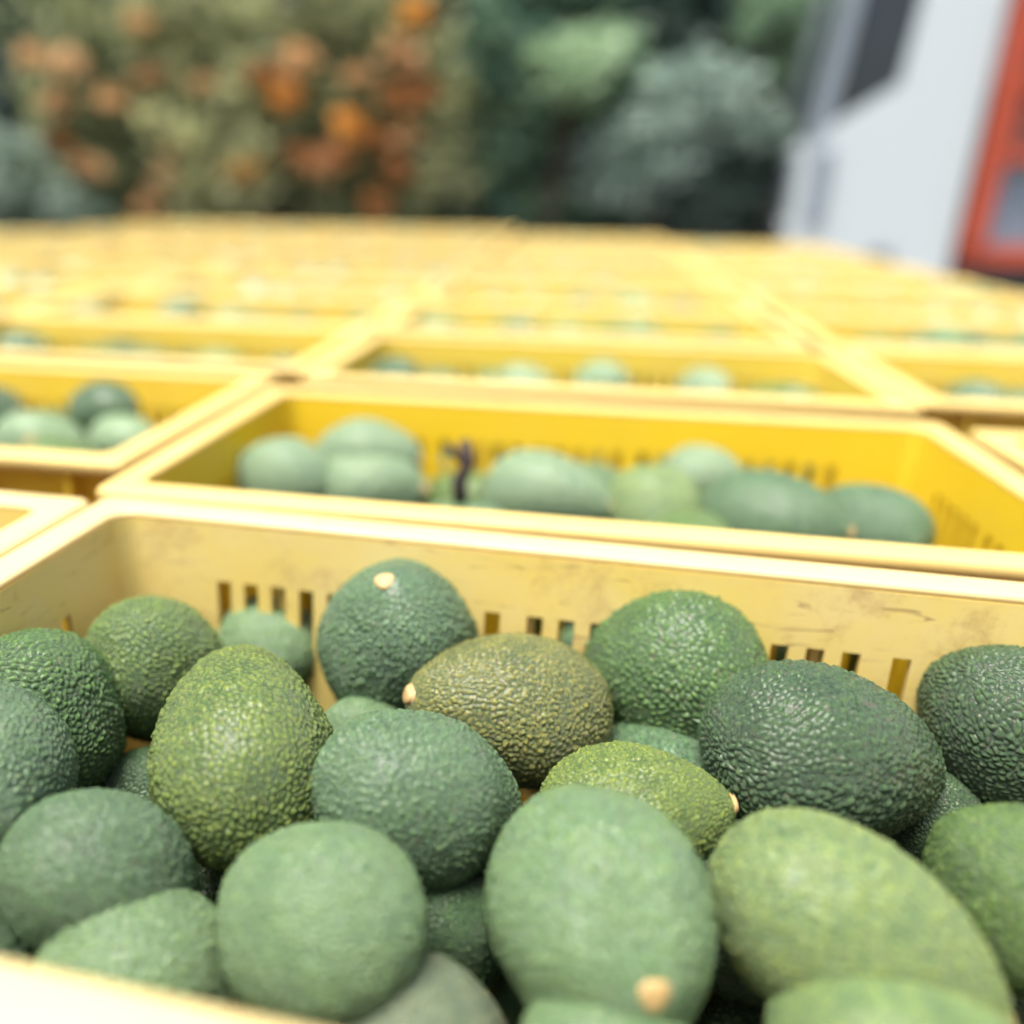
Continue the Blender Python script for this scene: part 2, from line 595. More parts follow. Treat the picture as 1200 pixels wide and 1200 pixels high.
# ------------------------------------------------------------------ avocados
def avo_mesh(name, nu, nv, q, k, seed, pebbles):
    """pear shaped lathe, unit equator radius, stem end on +Z; pebbled skin as real relief"""
    R = np.random.default_rng(seed)
    tau = np.linspace(0, math.pi, nv)
    # even out the spacing
    x = np.cos(tau); s = np.sin(tau)
    rad = s * (1 - k * x - .05 * x * x) * (1 + .05 * s)
    rad /= rad.max()
    zz = q * x
    ang = np.linspace(0, 2 * math.pi, nu, endpoint=False)
    ph = R.uniform(0, 6.28, 6); am = R.uniform(.006, .02, 6)
    T, AA = np.meshgrid(tau, ang, indexing='ij')
    lump = 1 + am[0] * np.cos(2 * AA + ph[0]) * np.sin(T) + am[1] * np.cos(3 * AA + 2 * T + ph[1]) * np.sin(T) + am[2] * np.cos(AA + 3 * T + ph[2]) * np.sin(T)
    Rr = rad[:, None] * lump
    P = np.stack([Rr * np.cos(AA), Rr * np.sin(AA), np.repeat(zz[:, None], nu, 1)], -1)
    for _ in range(7):                                   # uneven, slightly lopsided body
        kv = R.normal(0, 2.6, 3); P = P * (1 + R.uniform(.006, .016) * np.sin(P @ kv + R.uniform(0, 6.28)))[..., None]
    bend = R.uniform(.0, .09)
    P[..., 0] += bend * (P[..., 2] / q) ** 2 - bend * .3
    inner = P[1:-1].reshape(-1, 3)
    pts = np.concatenate([P[0, :1], inner, P[-1, :1]])
    peb = np.full(len(pts), .5)
    ctr = pts.copy(); ctr[:, 2] *= .6
    nrm = np.stack([pts[:, 0], pts[:, 1], pts[:, 2] / q ** 2 * 1.0], -1)
    nrm /= np.linalg.norm(nrm, axis=1)[:, None]
    if pebbles:
        n = pebbles
        # seeds scattered evenly over the surface by area
        cand = R.uniform(0, 1, (n * 14, 2))
        ci = np.arccos(1 - 2 * cand[:, 0]) / math.pi * (nv - 1); cj = cand[:, 1] * nu
        cp = P[np.clip(ci.round().astype(int), 0, nv - 1), cj.astype(int) % nu]
        cp = cp + R.normal(0, .004, cp.shape)
        keep = []
        cell = {}
        dmin = math.sqrt(4 * math.pi * 1.17 / n) * .80
        for p in cp:
            key = tuple((p // dmin).astype(int)); ok = True
            for dx in (-1, 0, 1):
                for dy in (-1, 0, 1):
                    for dz in (-1, 0, 1):
                        for o in cell.get((key[0] + dx, key[1] + dy, key[2] + dz), ()):
                            if (o[0] - p[0]) ** 2 + (o[1] - p[1]) ** 2 + (o[2] - p[2]) ** 2 < dmin * dmin: ok = False; break
                        if not ok: break
                    if not ok: break
                if not ok: break
            if ok:
                cell.setdefault(key, []).append(tuple(p)); keep.append(p)
        kd = KDTree(len(keep))
        for i, p in enumerate(keep): kd.insert(p, i)
        kd.balance()
        hs = R.uniform(.55, 1.15, len(keep))
        # warp a little so that the cells are not clean polygons
        wp = pts + .05 * np.sin(pts[:, [2, 0, 1]] * 6.5 + ph[5]) + .018 * np.sin(pts[:, [1, 2, 0]] * 21 + ph[3]) + .010 * np.sin(pts[:, [2, 0, 1]] * 47 + ph[4])
        for i, p in enumerate(wp):
            (c0, i0, d0), (c1, i1, d1) = kd.find_n(p, 2)
            e = min(1.0, (d1 - d0) / (dmin * .85))
            peb[i] = (e * (2 - e)) * hs[i0] * .9
        # pebbles flatten out towards the stem
        fade = 1 - np.clip((pts[:, 2] / q - .82) / .15, 0, 1) * .8
        swell = .5 + .5 * np.clip(np.sin(pts[:, 0] * 5 + ph[5]) + .6, 0, 1)
        pts = pts + nrm * ((peb - .5) * .048 * fade * (0.45 + .6 * swell))[:, None]
    me = bpy.data.meshes.new(name)
    faces = []
    nr = nv - 2
    for j in range(nu): faces.append((0, 1 + j, 1 + (j + 1) % nu))
    idx = np.arange(nr * nu).reshape(nr, nu) + 1
    a = idx[:-1]; b = idx[1:]
    quads = np.stack([a, b, np.roll(b, -1, 1), np.roll(a, -1, 1)], -1).reshape(-1, 4)
    last = len(pts) - 1
    tail = [(last, idx[-1, (j + 1) % nu].item(), idx[-1, j].item()) for j in range(nu)]
    me.from_pydata(pts.tolist(), [], faces + quads.tolist() + tail)
    me.polygons.foreach_set('use_smooth', [True] * len(me.polygons))
    at = me.attributes.new('pebble', 'FLOAT', 'POINT')
    at.data.foreach_set('value', peb.astype(np.float32))
    me.materials.append(M_AVO)
    me.update()
    return me

SPEC = [(1.26, .07), (1.30, .13), (1.34, .17), (1.22, .05), (1.38, .20), (1.46, .22)]
HERO = [avo_mesh('avocado_skin', 300, 190, q, k, 11 + i, 2650) for i, (q, k) in enumerate(SPEC)]
LOW = [avo_mesh('avocado_skin', 40, 24, q, k, 31 + i, 0) for i, (q, k) in enumerate(SPEC)]
# stem: a corky button in a small collar, at the +Z end of a unit avocado
sp = [(0, .055), (.06, .056), (.105, .046), (.128, .024), (.122, .004), (.14, -.004), (.158, -.02), (.15, -.06)]
V = []; F = []; ns = 14
for r_, z_ in sp[1:]:
    for k in range(ns):
        w = 1 + .09 * math.sin(3 * k * 2 * math.pi / ns + z_ * 20)
        V.append((r_ * w * math.cos(2 * math.pi * k / ns), r_ * w * math.sin(2 * math.pi * k / ns), z_))
V.append((0, 0, .048))
for i in range(len(sp) - 2):
    for k in range(ns):
        k2 = (k + 1) % ns
        F.append((i * ns + k, (i + 1) * ns + k, (i + 1) * ns + k2, i * ns + k2))
for k in range(ns): F.append((len(V) - 1, k, (k + 1) % ns))
ME_STEM = mesh('stem', V, F, M_STEM, True)

TINT = {   # base skin colour and how much waxy bloom lies on it
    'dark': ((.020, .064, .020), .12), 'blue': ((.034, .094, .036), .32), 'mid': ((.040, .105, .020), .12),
    'green': ((.066, .130, .024), .10), 'yellow': ((.092, .148, .022), .10), 'olive': ((.108, .125, .030), .10),
    'pale': ((.074, .158, .052), .44), 'lime': ((.130, .215, .056), .32), 'purple': ((.088, .112, .085), .35),
    'mint': ((.125, .205, .100), .75),
}
n_avo = 0
def avocado(loc, axis, b, variant, tint, label, group=None, hero=True, spin=None, stem=True):
    global n_avo
    n_avo += 1
    me = (HERO if hero else LOW)[variant % 6]
    o = link('avocado', me)
    qr = Vector(axis).normalized().to_track_quat('Z', 'Y')
    sp_ = random.uniform(0, 6.28) if spin is None else spin
    o.rotation_mode = 'QUATERNION'
    o.rotation_quaternion = qr @ Quaternion((0, 0, 1), sp_)
    o.location = loc
    o.scale = (b, b, b)
    c, bl = TINT[tint]
    j = random.uniform(.9, 1.1)
    o.color = (c[0] * j * random.uniform(.93, 1.07), c[1] * j, c[2] * j * random.uniform(.93, 1.07), bl)
    tag(o, label, 'avocado', group)
    if stem:
        s = link('stem', ME_STEM, o)
        s.location = (0, 0, SPEC[variant % 6][0] * (1 - .012))
        if True:  # follow the bend of the body at its tip
            s.location.x = me.vertices[0].co.x
    return o

def view_axis(u, v, phi, ratio, q, toward):
    """stem direction from its slant in the picture (0 right, 90 down) and its foreshortening"""
    d = ray(u, v).normalized()
    r = (rt - d * rt.dot(d)).normalized()
    w = d.cross(r).normalized()       # points down in the picture
    if w.dot(up) > 0: w = -w
    s = min(1.0, math.sqrt(max(0.0, (ratio * ratio - 1) / (q * q - 1))))
    c = math.sqrt(max(0, 1 - s * s))
    ph = math.radians(phi)
    return (r * math.cos(ph) + w * math.sin(ph)) * s - d * c * toward

FRONT = [
 # u, v, long, short half-size, slant of the stem end, toward viewer, drop below rim, variant, tint, label
 (-22, 905, 112, 104, 80, 1, .046, 0, 'blue', 'out-of-focus dark green avocado cut off by the left edge, nearest of that pile'),
 (50, 852, 112, 98, 50, -1, .058, 1, 'mid', 'green avocado with pale bumps half hidden behind the blurred one at the left edge'),
 (184, 785, 88, 82, 60, -1, .058, 3, 'green', 'round green avocado against the left end of the far crate wall'),
 (312, 760, 66, 62, 200, -1, .075, 0, 'pale', 'small pale grey-green avocado low against the far wall, behind the tall yellowish one'),
 (284, 874, 129, 103, -100, -1, .050, 5, 'yellow', 'tall pear-shaped yellow-green avocado standing upright in the middle left'),
 (468, 754, 99, 91, -107, 1, .050, 3, 'blue', 'green avocado with its round stem scar showing on top, by the far wall'),
 (597, 829, 120, 87, 187, 1, .056, 5, 'olive', 'olive-coloured avocado lying with its stem at its left end'),
 (779, 774, 115, 97, 225, -1, .052, 1, 'mid', 'glossy green avocado leaning against the far wall under the crate rim'),
 (967, 884, 133, 107, 5, -1, .054, 5, 'dark', 'large dark blue-green avocado with coarse skin on the right'),
 (1192, 858, 105, 96, 60, -1, .054, 0, 'dark', 'dark green avocado cut off by the right edge below the rim'),
 (741, 954, 121, 79, -6, 1, .064, 5, 'yellow', 'yellowish green avocado lying flat with a pale stem at its right end'),
 (493, 936, 124, 103, 10, -1, .054, 1, 'blue', 'pale blue-green avocado lying in the centre of the front crate'),
 (430, 872, 60, 52, 30, -1, .080, 3, 'pale', 'pale avocado of which only the top peeks out behind the central one'),
 (127, 1030, 122, 93, 20, -1, .062, 2, 'blue', 'blurred green avocado low at the left with a speckled top'),
 (373, 1077, 127, 113, 200, -1, .058, 0, 'pale', 'out-of-focus pale green avocado with a brownish left shoulder'),
 (698, 1068, 140, 131, 53, 1, .056, 3, 'pale', 'big blurred avocado with an orange stem scar at its lower right'),
 (995, 1094, 166, 116, 33, -1, .056, 5, 'lime', 'largest blurred avocado with a yellow flush, slanting down to the right'),
 (1204, 1056, 112, 102, 60, -1, .060, 3, 'green', 'blurred green avocado at the right edge below the dark coarse one'),
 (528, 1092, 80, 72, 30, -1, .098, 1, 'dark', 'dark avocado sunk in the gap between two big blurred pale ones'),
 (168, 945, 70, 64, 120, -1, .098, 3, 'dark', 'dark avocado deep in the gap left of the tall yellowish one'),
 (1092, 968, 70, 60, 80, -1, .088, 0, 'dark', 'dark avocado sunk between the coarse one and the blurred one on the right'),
 (180, 1162, 136, 112, 20, -1, .088, 1, 'pale', 'strongly blurred pale green avocado behind the near crate rim'),
 (487, 1232, 118, 102, 0, -1, .086, 0, 'purple', 'grey-purple blurred avocado cut off by the bottom edge at its middle left'),
 (722, 1246, 118, 84, 10, -1, .066, 2, 'pale', 'pale green blurred avocado cut off by the bottom edge under the stem-scarred one'),
 (1052, 1240, 158, 100, 5, -1, .064, 4, 'lime', 'wide pale avocado cut off by the bottom edge on the right'),
]
hero_pos = []
for (u, v, a, b, ph, tw, drop, var, tint, lab) in FRONT:
    P = on_level(u, v, RIM_Z - drop)
    depth = P.xyz.dot(fw) - CAM_Z * fw.z
    R_ = b * depth / F_PX
    ax = view_axis(u, v, ph, a / b, SPEC[var][0], tw)
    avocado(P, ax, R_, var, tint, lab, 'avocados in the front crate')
    hero_pos.append((P, R_))

def crate_pt(o, x, y, z):
    a = o.rotation_euler[2]
    return Vector((o.location.x + math.cos(a) * x - math.sin(a) * y, o.location.y + math.sin(a) * x + math.cos(a) * y, o.location.z + z))

def clear_of(P, r, taken, k=.86):
    return all((P - q).length > (r + s) * k for q, s in taken)

# deeper avocados of the front crate that fill the gaps
def fill(o, n, z0, z1, taken, r0=.031, r1=.036, k=.88, tries=4000):
    out = []
    t = 0
    while len(out) < n and t < tries:
        t += 1
        r = random.uniform(r0, r1)
        z = random.uniform(z0, z1)
        shrink = DRAFT * (1 - z / CRATE_H)
        x = random.uniform(-1, 1) * (IX - shrink - r * 1.08)
        y = random.uniform(-1, 1) * (IY - shrink - r * 1.08)
        P = crate_pt(o, x, y, z)
        if clear_of(P, r, taken, k):
            taken.append((P, r)); out.append((P, r))
    return out

c00 = crates[(0, 0)]
taken = list(hero_pos)
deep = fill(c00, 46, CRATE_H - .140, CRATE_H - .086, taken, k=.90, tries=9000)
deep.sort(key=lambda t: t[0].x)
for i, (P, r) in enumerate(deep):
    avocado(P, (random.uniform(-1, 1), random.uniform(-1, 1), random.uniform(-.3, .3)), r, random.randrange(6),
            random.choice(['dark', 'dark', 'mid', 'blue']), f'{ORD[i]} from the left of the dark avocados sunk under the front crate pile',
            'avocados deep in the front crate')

# second crate and the ones whose avocados can be told apart
SECOND = [
 (c_, *t) for c_, t in [
 ((0, 1), (335, 548, 54, 36, 0, .034, 0, 'mint', 'pale round avocado at the left end of the crate behind')),
 ((0, 1), (432, 525, 66, 36, 0, .024, 1, 'mint', 'pale avocado lying upon another in the left half of the crate behind')),
 ((0, 1), (434, 562, 68, 40, 0, .042, 2, 'mint', 'pale avocado under another in the left half of the crate behind')),
 ((0, 1), (642, 572, 94, 44, 8, .038, 5, 'mint', 'long pale avocado just right of the dark twig')),
 ((0, 1), (768, 588, 52, 40, 30, .040, 3, 'lime', 'pale avocado touching the right end of the long pale one')),
 ((0, 1), (822, 552, 44, 30, 0, .034, 0, 'mint', 'small avocado near the far wall of the crate behind')),
 ((0, 1), (905, 603, 96, 50, 8, .034, 5, 'blue', 'long dark green avocado at the right end of the crate behind')),
 ((0, 1), (1022, 612, 56, 46, 25, .038, 3, 'blue', 'dark pale-flecked avocado against the right end wall of the crate behind')),
 ((-1, 1), (124, 482, 50, 36, 0, .020, 0, 'dark', 'big dark blue-green avocado raised above paler ones on the left')),
 ((-1, 1), (146, 512, 38, 28, 0, .036, 1, 'mint', 'pale avocado under the dark one in the left crate')),
 ((-1, 1), (50, 512, 70, 30, 5, .036, 5, 'mint', 'long pale avocado left of the dark one in the left crate')),
 ((-1, 1), (-8, 480, 36, 30, 0, .030, 3, 'dark', 'dark avocado at the left edge of the picture beyond the long pale one')),
 ((0, 2), (464, 443, 36, 26, 0, .024, 0, 'dark', 'leftmost and darkest avocado of the third crate back')),
 ((0, 2), (615, 450, 42, 24, 0, .030, 1, 'mint', 'second avocado from the left in the third crate back')),
 ((0, 2), (706, 449, 42, 27, 0, .028, 3, 'mint', 'roundest avocado, in the middle of the third crate back')),
 ((0, 2), (828, 456, 36, 26, 0, .028, 2, 'mint', 'second avocado from the right in the third crate back')),
 ((0, 2), (930, 470, 38, 22, 0, .034, 4, 'mid', 'rightmost and lowest avocado of the third crate back')),
 ((1, 2), (1150, 468, 40, 22, 10, .026, 2, 'blue', 'teal avocado in the crate at the right edge, nearest its left rim')),
 ((1, 2), (1202, 482, 36, 24, 0, .030, 1, 'blue', 'teal avocado in the crate at the right edge, cut by the frame'))]
]
taken_by = {}
for (cr, u, v, a, b, ph, drop, var, tint, lab) in SECOND:
    o = crates[cr]
    P = on_level(u, v, o.location.z + CRATE_H - drop)
    depth = P.dot(fw) - CAM_Z * fw.z
    R_ = min(.040, max(.026 if 'small' in lab or cr != (0, 1) else .0325, b * depth / F_PX))
    P.z -= (R_ - b * depth / F_PX) * 1.05
    ax = view_axis(u, v, ph, min(max(1.12, a / b * .82), SPEC[var][0] * .97), SPEC[var][0], 1)
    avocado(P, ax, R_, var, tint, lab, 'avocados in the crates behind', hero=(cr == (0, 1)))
    taken_by.setdefault(cr, []).append((P, R_))

# every other crate: an upper layer of single avocados, nearest crates first, then one joined heap
order = sorted([k for k in crates if k != (0, 0)], key=lambda k: crates[k].location.length)
heap = []
for key in order:
    o = crates[key]
    tk = taken_by.get(key, [])
    handmade = key in taken_by
    top = fill(o, 14 if not handmade else 18, CRATE_H - (.075 if key[1] < 3 else .058), CRATE_H - (.058 if handmade else .045 if key[1] < 3 else .030), tk, k=.97, tries=700)
    where = f'{ORD[key[1]]} crate of the {COLN[key[0]]}'
    loc_ = lambda P: o.matrix_basis.inverted() @ P
    rows_ = {0: [], 1: []}
    for P, r in sorted(top, key=lambda t: loc_(t[0]).x): rows_[int(loc_(P).y > 0)].append((P, r, len(rows_[int(loc_(P).y > 0)])))
    for P, r, i_, sd in [(*t, k) for k in (0, 1) for t in rows_[k]]:
        if n_avo < 296:
            avocado(P, (random.uniform(-1, 1), random.uniform(-1, 1), random.uniform(-.4, .4)), r, random.randrange(6),
                    random.choice(['dark', 'mid', 'blue', 'blue', 'pale', 'green']),
                    f'{ORD[i_]} avocado from left, {("near", "far")[sd]} side of {where}', f'avocados in the {where}', hero=False)
        else:
            heap.append((P, r))
    heap += fill(o, 22, CRATE_H - .16, CRATE_H - .095, tk, k=.97, tries=500)
for P, r in fill(c00, 30, .045, CRATE_H - .15, taken, k=.96): heap.append((P, r))
ME_H = avo_mesh('heap_unit', 14, 9, 1.3, .12, 77, 0)
base = np.array([v.co[:] for v in ME_H.vertices])
polys = [tuple(p.vertices) for p in ME_H.polygons]
hv = []; hf = []
for P, r in heap:
    q = Vector((random.uniform(-1, 1), random.uniform(-1, 1), random.uniform(-.4, .4))).to_track_quat('Z', 'Y').to_matrix()
    m_ = np.array(q)
    n0 = len(hv)
    hv += ((base @ m_.T) * r + np.array(P)).tolist()
    hf += [tuple(i + n0 for i in p) for p in polys]
hp = mesh('avocado_heap', hv, hf, M_AVO, True)
at = hp.attributes.new('pebble', 'FLOAT', 'POINT'); at.data.foreach_set('value', [.5] * len(hv))
bpy.data.meshes.remove(ME_H)
ho = link('avocado_heap', hp); ho.color = (.055, .125, .06, .4)
tag(ho, 'green avocados heaped in the far crates and below the upper layers', 'avocados', kind='stuff')

# the dark twig in the second crate
tb = on_level(541, 578, RIM_Z - .03)
MB().tube([tb + Vector((0, 0, -.012)), tb + Vector((-.002, .002, .008)), tb + Vector((.004, .004, .020)), tb + Vector((.001, .006, .034))], [.005, .0055, .0045, .004], 7) \
    .tube([tb + Vector((.003, .004, .018)), tb + Vector((-.006, .006, .026)), tb + Vector((-.010, .006, .031))], [.003, .003, .0022], 6) \
    .build('twig', M_TWIG, None, True)
tag(bpy.data.objects['twig'], 'dark dry twig sticking up between pale avocados in the crate behind', 'twig')

# ------------------------------------------------------------------ truck
def build_truck():
    ang = .30
    near = at_depth(921, 290, 5.5)
    t = empty('truck', (near.x, near.y, 0))
    # local axes: x runs back along the truck, y across it away from the camera, z up
    t.rotation_euler = (0, 0, -ang)
    tag(t, 'white flatbed truck with dark side window and red stake sides, parked on the right', 'truck')
    W = 1.62; L = .915
    # cab: side profile extruded as a shell of panels
    prof = [(.0, .46), (L, .46), (L, 2.46), (.26, 2.46), (.17, 2.38), (.03, 1.36), (.0, 1.28)]
    sill = [(.13, 1.41), (.465, 1.63), (.52, 2.36), (.215, 2.36)]
    # side skins with a real window opening: strips round the window quadrilateral
    def skin(y, flip):
        outer = prof
        V = [(x, y, z) for x, z in outer] + [(x, y, z) for x, z in sill]
        F = [(0, 1, 8, 7), (1, 2, 9, 8), (2, 3, 10, 9), (3, 4, 10), (4, 5, 7, 10), (5, 6, 7), (6, 0, 7)]
        if flip: F = [f[::-1] for f in F]
        return V, F
    cab = MB()
    cab.add(*skin(0, False)); cab.add(*skin(W, True))
    cab.add(*skin(.03, True)); cab.add(*skin(W - .03, False))
    for i in range(4):     # window reveals
        for y0, y1 in ((0, .03), (W - .03, W)):
            (x0, z0), (x1, z1) = sill[i], sill[(i + 1) % 4]
            cab.add([(x0, y0, z0), (x1, y0, z1), (x1, y1, z1), (x0, y1, z0)], [(0, 1, 2, 3)])
    for (x0, z0), (x1, z1) in zip(prof[:4], prof[1:5]):
        cab.add([(x0, 0, z0), (x1, 0, z1), (x1, W, z1), (x0, W, z0)], [(0, 1, 2, 3)])
    (x0, z0), (x1, z1) = prof[6], prof[0]
    cab.add([(x0, 0, z0), (x1, 0, z1), (x1, W, z1), (x0, W, z0)], [(0, 1, 2, 3)])
    (x0, z0), (x1, z1) = prof[5], prof[6]
    cab.add([(x0, 0, z0), (x1, 0, z1), (x1, W, z1), (x0, W, z0)], [(0, 1, 2, 3)])
    cab.build('cab', M_WHITE, t)
    g = MB().add([(x, .016, z) for x, z in sill] + [(x, .022, z) for x, z in sill],
                 [(0, 1, 2, 3), (7, 6, 5, 4)]).build('window', M_GLASS, t)
    MB().add([(x, W - .016, z) for x, z in sill] + [(x, W - .022, z) for x, z in sill],
             [(3, 2, 1, 0), (4, 5, 6, 7)]).build('window', M_GLASS, t)
    MB().add([(.035, .05, 1.42), (.035, W - .05, 1.42), (.160, W - .05, 2.34), (.160, .05, 2.34)], [(0, 3, 2, 1)]).build('windscreen', M_GLASS, t)
    for y in (.004, W + .001):
        MB().prism([(.005, 1.30), (.12, 1.40), (.205, 2.38), (.13, 2.40)], y - .02, y + .015).build('pillar', M_PILLAR, t)
    MB().box((.125, -.014, 1.07), (.11, .035, .42), bev=.008).build('corner_lamp', M_PILLAR, t)
    MB().box((.53, -.016, .655), (.13, .03, .11), bev=.008).build('door_handle', M_DARK, t)
    MB().box((-.012, W / 2, 1.12), (.024, .9, .32), bev=.006).build('grille', M_DARK, t)
    for y in (.20, W - .20):
        hl = MB().box((-.02, y, .76), (.04, .26, .18), bev=.012).build('headlight', M_STEEL, t)
        MB().box((-.043, y, .76), (.006, .20, .13), bev=.002).build('lens', M_GLASS, hl)
    MB().box((-.06, W / 2, .50), (.12, W + .04, .2), bev=.02).build('bumper', M_DARK, t)
        # chassis and wheels
    ch = MB()
    for y in (.45, W - .45): ch.box((2.0, y, .56), (4.2, .08, .14), bev=.008)
    for x in (.95, 1.9, 2.9, 3.9): ch.box((x, W / 2, .56), (.06, W - 1.0, .09))
    ch.build('chassis', M_DARK, t)
    def wheel(x, y):
        w = MB()
        n = 28
        pr = [(.17, -.09), (.31, -.10), (.345, -.07), (.345, .07), (.31, .10), (.17, .09)]
        V = [(x + r * math.cos(2 * math.pi * k / n), y + o, .345 + r * math.sin(2 * math.pi * k / n)) for r, o in pr for k in range(n)]
        F = [(i * n + k, i * n + (k + 1) % n, (i + 1) * n + (k + 1) % n, (i + 1) * n + k) for i in range(len(pr) - 1) for k in range(n)]
        root = w.add(V, F).build('wheel', M_RUBBER, t, True)
        h = MB().tube([(x, y - .05, .345), (x, y + .05, .345)], .18, 20)
        for k in range(5):
            a = k * 2 * math.pi / 5
            h.tube([(x + .07 * math.cos(a), y - .062, .345 + .07 * math.sin(a)), (x + .07 * math.cos(a), y - .05, .345 + .07 * math.sin(a))], .012, 6)
        h.build('rim', M_STEEL, root)
    for y in (.14, W - .14):
        wheel(.40, y); wheel(3.1, y)
    # stake bed
    X0, X1 = L + .035, 4.1
    MB().box(((X0 + X1) / 2, W / 2, .70), (X1 - X0, W + .10, .10), bev=.006).build('bed', M_RED, t)
    for y in (-.05, W + .05):
        for i, x in enumerate(np.linspace(X0 + .05, X1 - .05, 8)):
            MB().box((x, y, 1.58), (.115 if i == 0 else .07, .05, 1.66), bev=.006).build('stake', M_RED, t)
        for z in (1.235, 1.60, 1.96, 2.30):
            MB().box(((X0 + X1) / 2, y + (.030 if y < 0 else -.030), z), (X1 - X0, .022, .075), bev=.004).build('rail', M_RED, t)
        for k in range(7):                                # boards behind the stakes
            MB().box(((X0 + X1) / 2, y + (.062 if y < 0 else -.062), 1.33 + k * .155), (X1 - X0 - .03, .02, .145), bev=.004).build('board', M_BOARD, t)
    for z in (.86, 1.235, 1.60, 1.96, 2.30):
        MB().box((X0 + .012, W / 2, z), (.022, W - .06, .07), bev=.004).build('rail', M_RED, t)
    return t
truck = build_truck()
# load: blue-grey crates standing on the bed
M_t = Matrix.Translation(truck.location) @ Matrix.Rotation(-.30, 4, 'Z')
for i in range(3):
    c_ = M_t @ Vector((1.50 + i * .98, .74, .751))
    e = empty('cargo_bin', c_, -.30)
    b = MB()
    b.box((0, 0, .03), (.9, 1.3, .06))
    for s in (-1, 1):
        b.box((s * .435, 0, .45), (.03, 1.3, .78)); b.box((0, s * .635, .45), (.84, .03, .78))
    b.build('body', M_CARGO, e)
    r_ = MB()
    for s in (-1, 1):
        r_.box((s * .45, 0, .865), (.06, 1.36, .05), bev=.006); r_.box((0, s * .65, .865), (.84, .06, .05), bev=.006)
    r_.build('rim', M_CARGO, e)
    tag(e, ['blue-grey bin on the truck bed, nearest the cab', 'blue-grey bin in the middle of the truck bed', 'blue-grey bin at the tail of the truck bed'][i],
        'bin', 'bins loaded on the truck')

# ------------------------------------------------------------------ plants
def leaves(name, pts, size, mat, parent, hue, asp=.42, droop=.3):
    """leaf blades (6 vertices, folded along the midrib) at the given points"""
    n = len(pts)
    d = rng.normal(size=(n, 3)); d[:, 2] = np.abs(d[:, 2]) * .5 - droop * .3
    d /= np.linalg.norm(d, axis=1)[:, None]
    s = np.cross(d, rng.normal(size=(n, 3))); s /= np.linalg.norm(s, axis=1)[:, None]
    nn = np.cross(d, s)
    L = size * rng.uniform(.6, 1.35, n)[:, None]
    w = L * asp
    p0 = pts; tip = pts + d * L - nn * L * .12
    m1 = pts + d * L * .33; m2 = pts + d * L * .7 - nn * L * .04
    V = np.stack([p0, m1 + s * w * .5 + nn * w * .12, m2 + s * w * .42 + nn * w * .1, tip, m2 - s * w * .42 + nn * w * .1, m1 - s * w * .5 + nn * w * .12, m1, m2], 1).reshape(-1, 3)
    tm = np.array([[0, 1, 6], [0, 6, 5], [3, 7, 2], [3, 4, 7]]); qm = np.array([[1, 2, 7, 6], [6, 7, 4, 5]])
    off = (np.arange(n) * 8)[:, None, None]
    T = (tm[None] + off).reshape(-1, 3).tolist(); Q = (qm[None] + off).reshape(-1, 4).tolist()
    me = bpy.data.meshes.new(name)
    me.from_pydata(V.tolist(), [], T + Q)
    a = me.attributes.new('hue', 'FLOAT', 'POINT')
    a.data.foreach_set('value', np.repeat(np.clip(hue, 0, 1), 8).astype(np.float32))
    me.materials.append(mat)
    return link(name, me, parent)

def clump_pts(c, r, n, hollow=.35):
    d = rng.normal(size=(n, 3)); d /= np.linalg.norm(d, axis=1)[:, None]
    rad = (hollow + (1 - hollow) * rng.uniform(0, 1, n) ** .6)[:, None]
    return np.array(c)[None] + d * rad * np.array(r)[None]

def plant(name, label, cat, foot, clumps, size, mat, group=None, asp=.42, part='foliage', stem_part='stem', thick=.03, dens=1.0):
    root = empty(name, (foot[0], foot[1], 0))
    tag(root, label, cat, group)
    f0 = np.array([foot[0], foot[1], 0])
    P = []; H = []
    sm = MB()
    for (c, r, n, h) in clumps:
        n = int(n * dens * 1.25)
        # break each mass up into tufts
        k = max(9, n // 34)
        cs = clump_pts(c, r, k, .2)
        for q in cs:
            m_ = n // k
            P.append(clump_pts(q, np.array(r) * random.uniform(.22, .55), m_, .0))
            H.append(np.full(m_, h + random.uniform(-.3, .3)) + rng.normal(0, .2, m_))
        a = Vector((0, 0, 0)); e = Vector(np.array(c) - f0)
        mid = a.lerp(e, .5) + Vector((random.uniform(-.15, .15), random.uniform(-.15, .15), .12))
        sm.tube([a, mid, e], [thick, thick * .75, thick * .3], 6)
        for q in cs[:8]:
            sm.tube([mid.lerp(e, .6), Vector(q - f0)], [thick * .35, thick * .12], 5, cap=False)
    P = np.concatenate(P); H = np.concatenate(H)
    ok = P[:, 2] > .03
    leaves(part, P[ok] - f0, size, mat, root, H[ok], asp)
    sm.build(stem_part, M_BARK, root, True)
    return root

L_OLIVE = leaf_material('olive_leaves', (.11, .16, .07), (.60, .62, .33), .5, .42)
L_PALE = leaf_material('silver_green_leaves', (.09, .16, .11), (.26, .34, .27), .5, .2)
L_GREEN = leaf_material('green_leaves', (.05, .13, .09), (.32, .46, .27), .42, .35)
L_DARK = leaf_material('dark_leaves', (.016, .040, .030), (.09, .16, .11), .5, .2)
L_TEAL = leaf_material('blue_green_leaves', (.06, .11, .09), (.33, .44, .37), .42, .3)
M_BLOSSOM = [leaf_material('orange_petals', (.56, .22, .03), (.76, .42, .09), .5, .3),
             leaf_material('rust_petals', (.28, .11, .035), (.50, .24, .08), .5, .3),
             leaf_material('peach_petals', (.50, .30, .13), (.7, .48, .25), .5, .3)]

